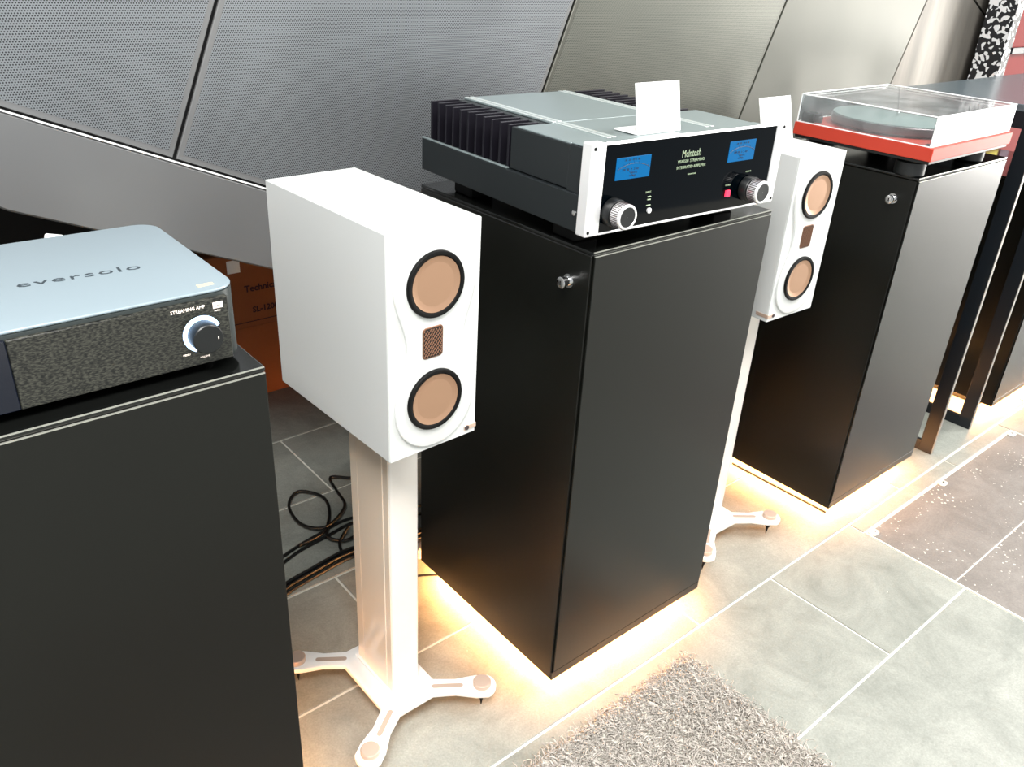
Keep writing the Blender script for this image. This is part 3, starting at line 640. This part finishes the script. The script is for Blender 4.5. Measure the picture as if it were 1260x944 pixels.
for k, (dy, dz) in enumerate(((0, 0), (.014, .0), (.028, .0), (.008, .0085), (.021, .0085))):
    o = cable([(-.60, .42+dy, z+dz), (-.42, .50+dy, z+dz), (-.306, .575+dy, z+dz), (-.20, .598+dy, z+dz), (-.10, .608+dy, z+dz), (.02, .585+dy, z+dz), (.20, .545+dy, z+dz), (.40, .53+dy, z+dz)], .0042, 'x', group='bundled black cables')
    o['label'] = 'black cable in the thick bundle nearest the stand'
cable([(-.08, .462, .003), (-.05, .460, .003), (-.01, .456, .003), (.036, .430, .003), (.055, .45, .003)], .0026, 'thin black cable end slipping under the middle cabinet')
cable([(1.030, .40, .0035), (1.018, .30, .0035), (1.022, .12, .0035), (1.030, .02, .0035)][::-1] and [(1.040, .008, .0035), (1.0365, .10, .0035), (1.033, .20, .0035), (1.030, .318, .0035)], .0026, 'thin dark line lying along the left foot of the turntable cabinet')  # thin dark line, drawn as a black tube along the cabinet foot
T(obj('plug', prism(BM(), rrect(.020, .505, .060, .535, .008), 0, .028, .004, seg=2), M['cable_white'], smooth=True), 'white plug on the floor behind the middle cabinet', 'plug')
cable([(-.82, .36, .915), (-.76, .36, .955), (-.715, .355, .967), (-.675, .36, .960), (-.66, .40, .93), (-.66, .43, .914)], .0038, 'white cable arching behind the small amplifier', 'cable_white', 'white cables')
T(obj('power_adapter', box(BM(), (-.012, -.008, -.012), (.012, .012, .050), .003, 2, mtx=Matrix.Translation((-.663, .375, .9235)) @ Matrix.Rotation(.25, 4, 'Y')), M['cable_white'], smooth=True), 'white adapter standing behind the small amplifier', 'adapter')

# ------------------------------------------------------------------ shaggy rug
import numpy as np
RX0, RX1, RYA, RYB = -.95, .312, -.86, -.098
rug = thing('shaggy_rug', (0, 0, 0), 'light grey shaggy rug on the tiles in front of the middle cabinet', 'rug')
obj('backing', box(BM(), (RX0+.01, RYA+.01, 0.0006), (RX1-.012, RYB-.010, .008), .002, 1), M['grout'], rug)
def pile():
    rng = np.random.default_rng(3); sp = .0062
    gx, gy = np.meshgrid(np.arange(RX0+.012, RX1-.010, sp), np.arange(RYA+.012, RYB-.008, sp)); p = np.stack([gx.ravel(), gy.ravel()], 1)
    p = np.concatenate([p, p+sp/2]); n = len(p); p += rng.uniform(-.003, .003, p.shape)
    L = rng.uniform(.020, .034, n); az = rng.uniform(0, 2*pi, n); curl = rng.uniform(-2.2, 2.2, n); r = rng.uniform(.0010, .0016, n)
    K = 5; pos = np.zeros((n, K, 3)); pos[:, 0, :2] = p; pos[:, 0, 2] = .006; tilt = rng.uniform(.1, .7, n); a = az.copy()
    for k in range(1, K):
        d = np.stack([np.cos(a)*np.sin(tilt), np.sin(a)*np.sin(tilt), np.cos(tilt)], 1)
        pos[:, k] = pos[:, k-1]+d*(L/(K-1))[:, None]; tilt = np.minimum(tilt+rng.uniform(.15, .75, n), 1.9); a = a+curl*.45
    pos[:, :, 2] = np.maximum(pos[:, :, 2], .003)
    S3 = 3; V = np.zeros((n, K, S3, 3))
    for s in range(S3):
        an = 2*pi*s/S3; off = np.stack([np.cos(az+pi/2)*cos(an), np.sin(az+pi/2)*cos(an), np.full(n, sin(an))], 1)
        taper = np.array([1, 1.05, 1, .9, .45])
        V[:, :, s] = pos+off[:, None, :]*(r[:, None]*taper)[:, :, None]
    base = (np.arange(n)*K*S3)[:, None]; F = []
    for k in range(K-1):
        for s in range(S3):
            s2 = (s+1) % S3; F.append(np.stack([base[:, 0]+k*S3+s, base[:, 0]+k*S3+s2, base[:, 0]+(k+1)*S3+s2, base[:, 0]+(k+1)*S3+s], 1))
    F = np.concatenate(F); V = V.reshape(-1, 3)
    me = bpy.data.meshes.new('pile'); me.vertices.add(len(V)); me.vertices.foreach_set('co', V.ravel().astype(np.float32))
    me.loops.add(F.size); me.loops.foreach_set('vertex_index', F.ravel().astype(np.int32)); me.polygons.add(len(F))
    me.polygons.foreach_set('loop_start', np.arange(0, F.size, 4, dtype=np.int32)); me.polygons.foreach_set('loop_total', np.full(len(F), 4, dtype=np.int32))
    me.update(); me.validate(); me.materials.append(mat('rug_yarn', (186, 179, 171), .9, noise=.28, nscale=120))
    o = bpy.data.objects.new('pile', me); C.objects.link(o); o.parent = rug; o['kind'] = 'stuff'
pile()

# ------------------------------------------------------------------ ceiling light fittings (outside the frame)
for x, y, nm in ((-1.4, -1.2, 'leftmost'), (1.6, -1.1, 'middle'), (4.3, -1.3, 'rightmost')):
    cl = thing('ceiling_light', (x, y, 3.2), 'square white ceiling light panel above the shop floor, %s of the three' % nm, 'light', group='ceiling light panels')
    obj('housing', box(BM(), (-.63, -.63, -.06), (.63, .63, 0), .003, 1), M['paper'], cl)
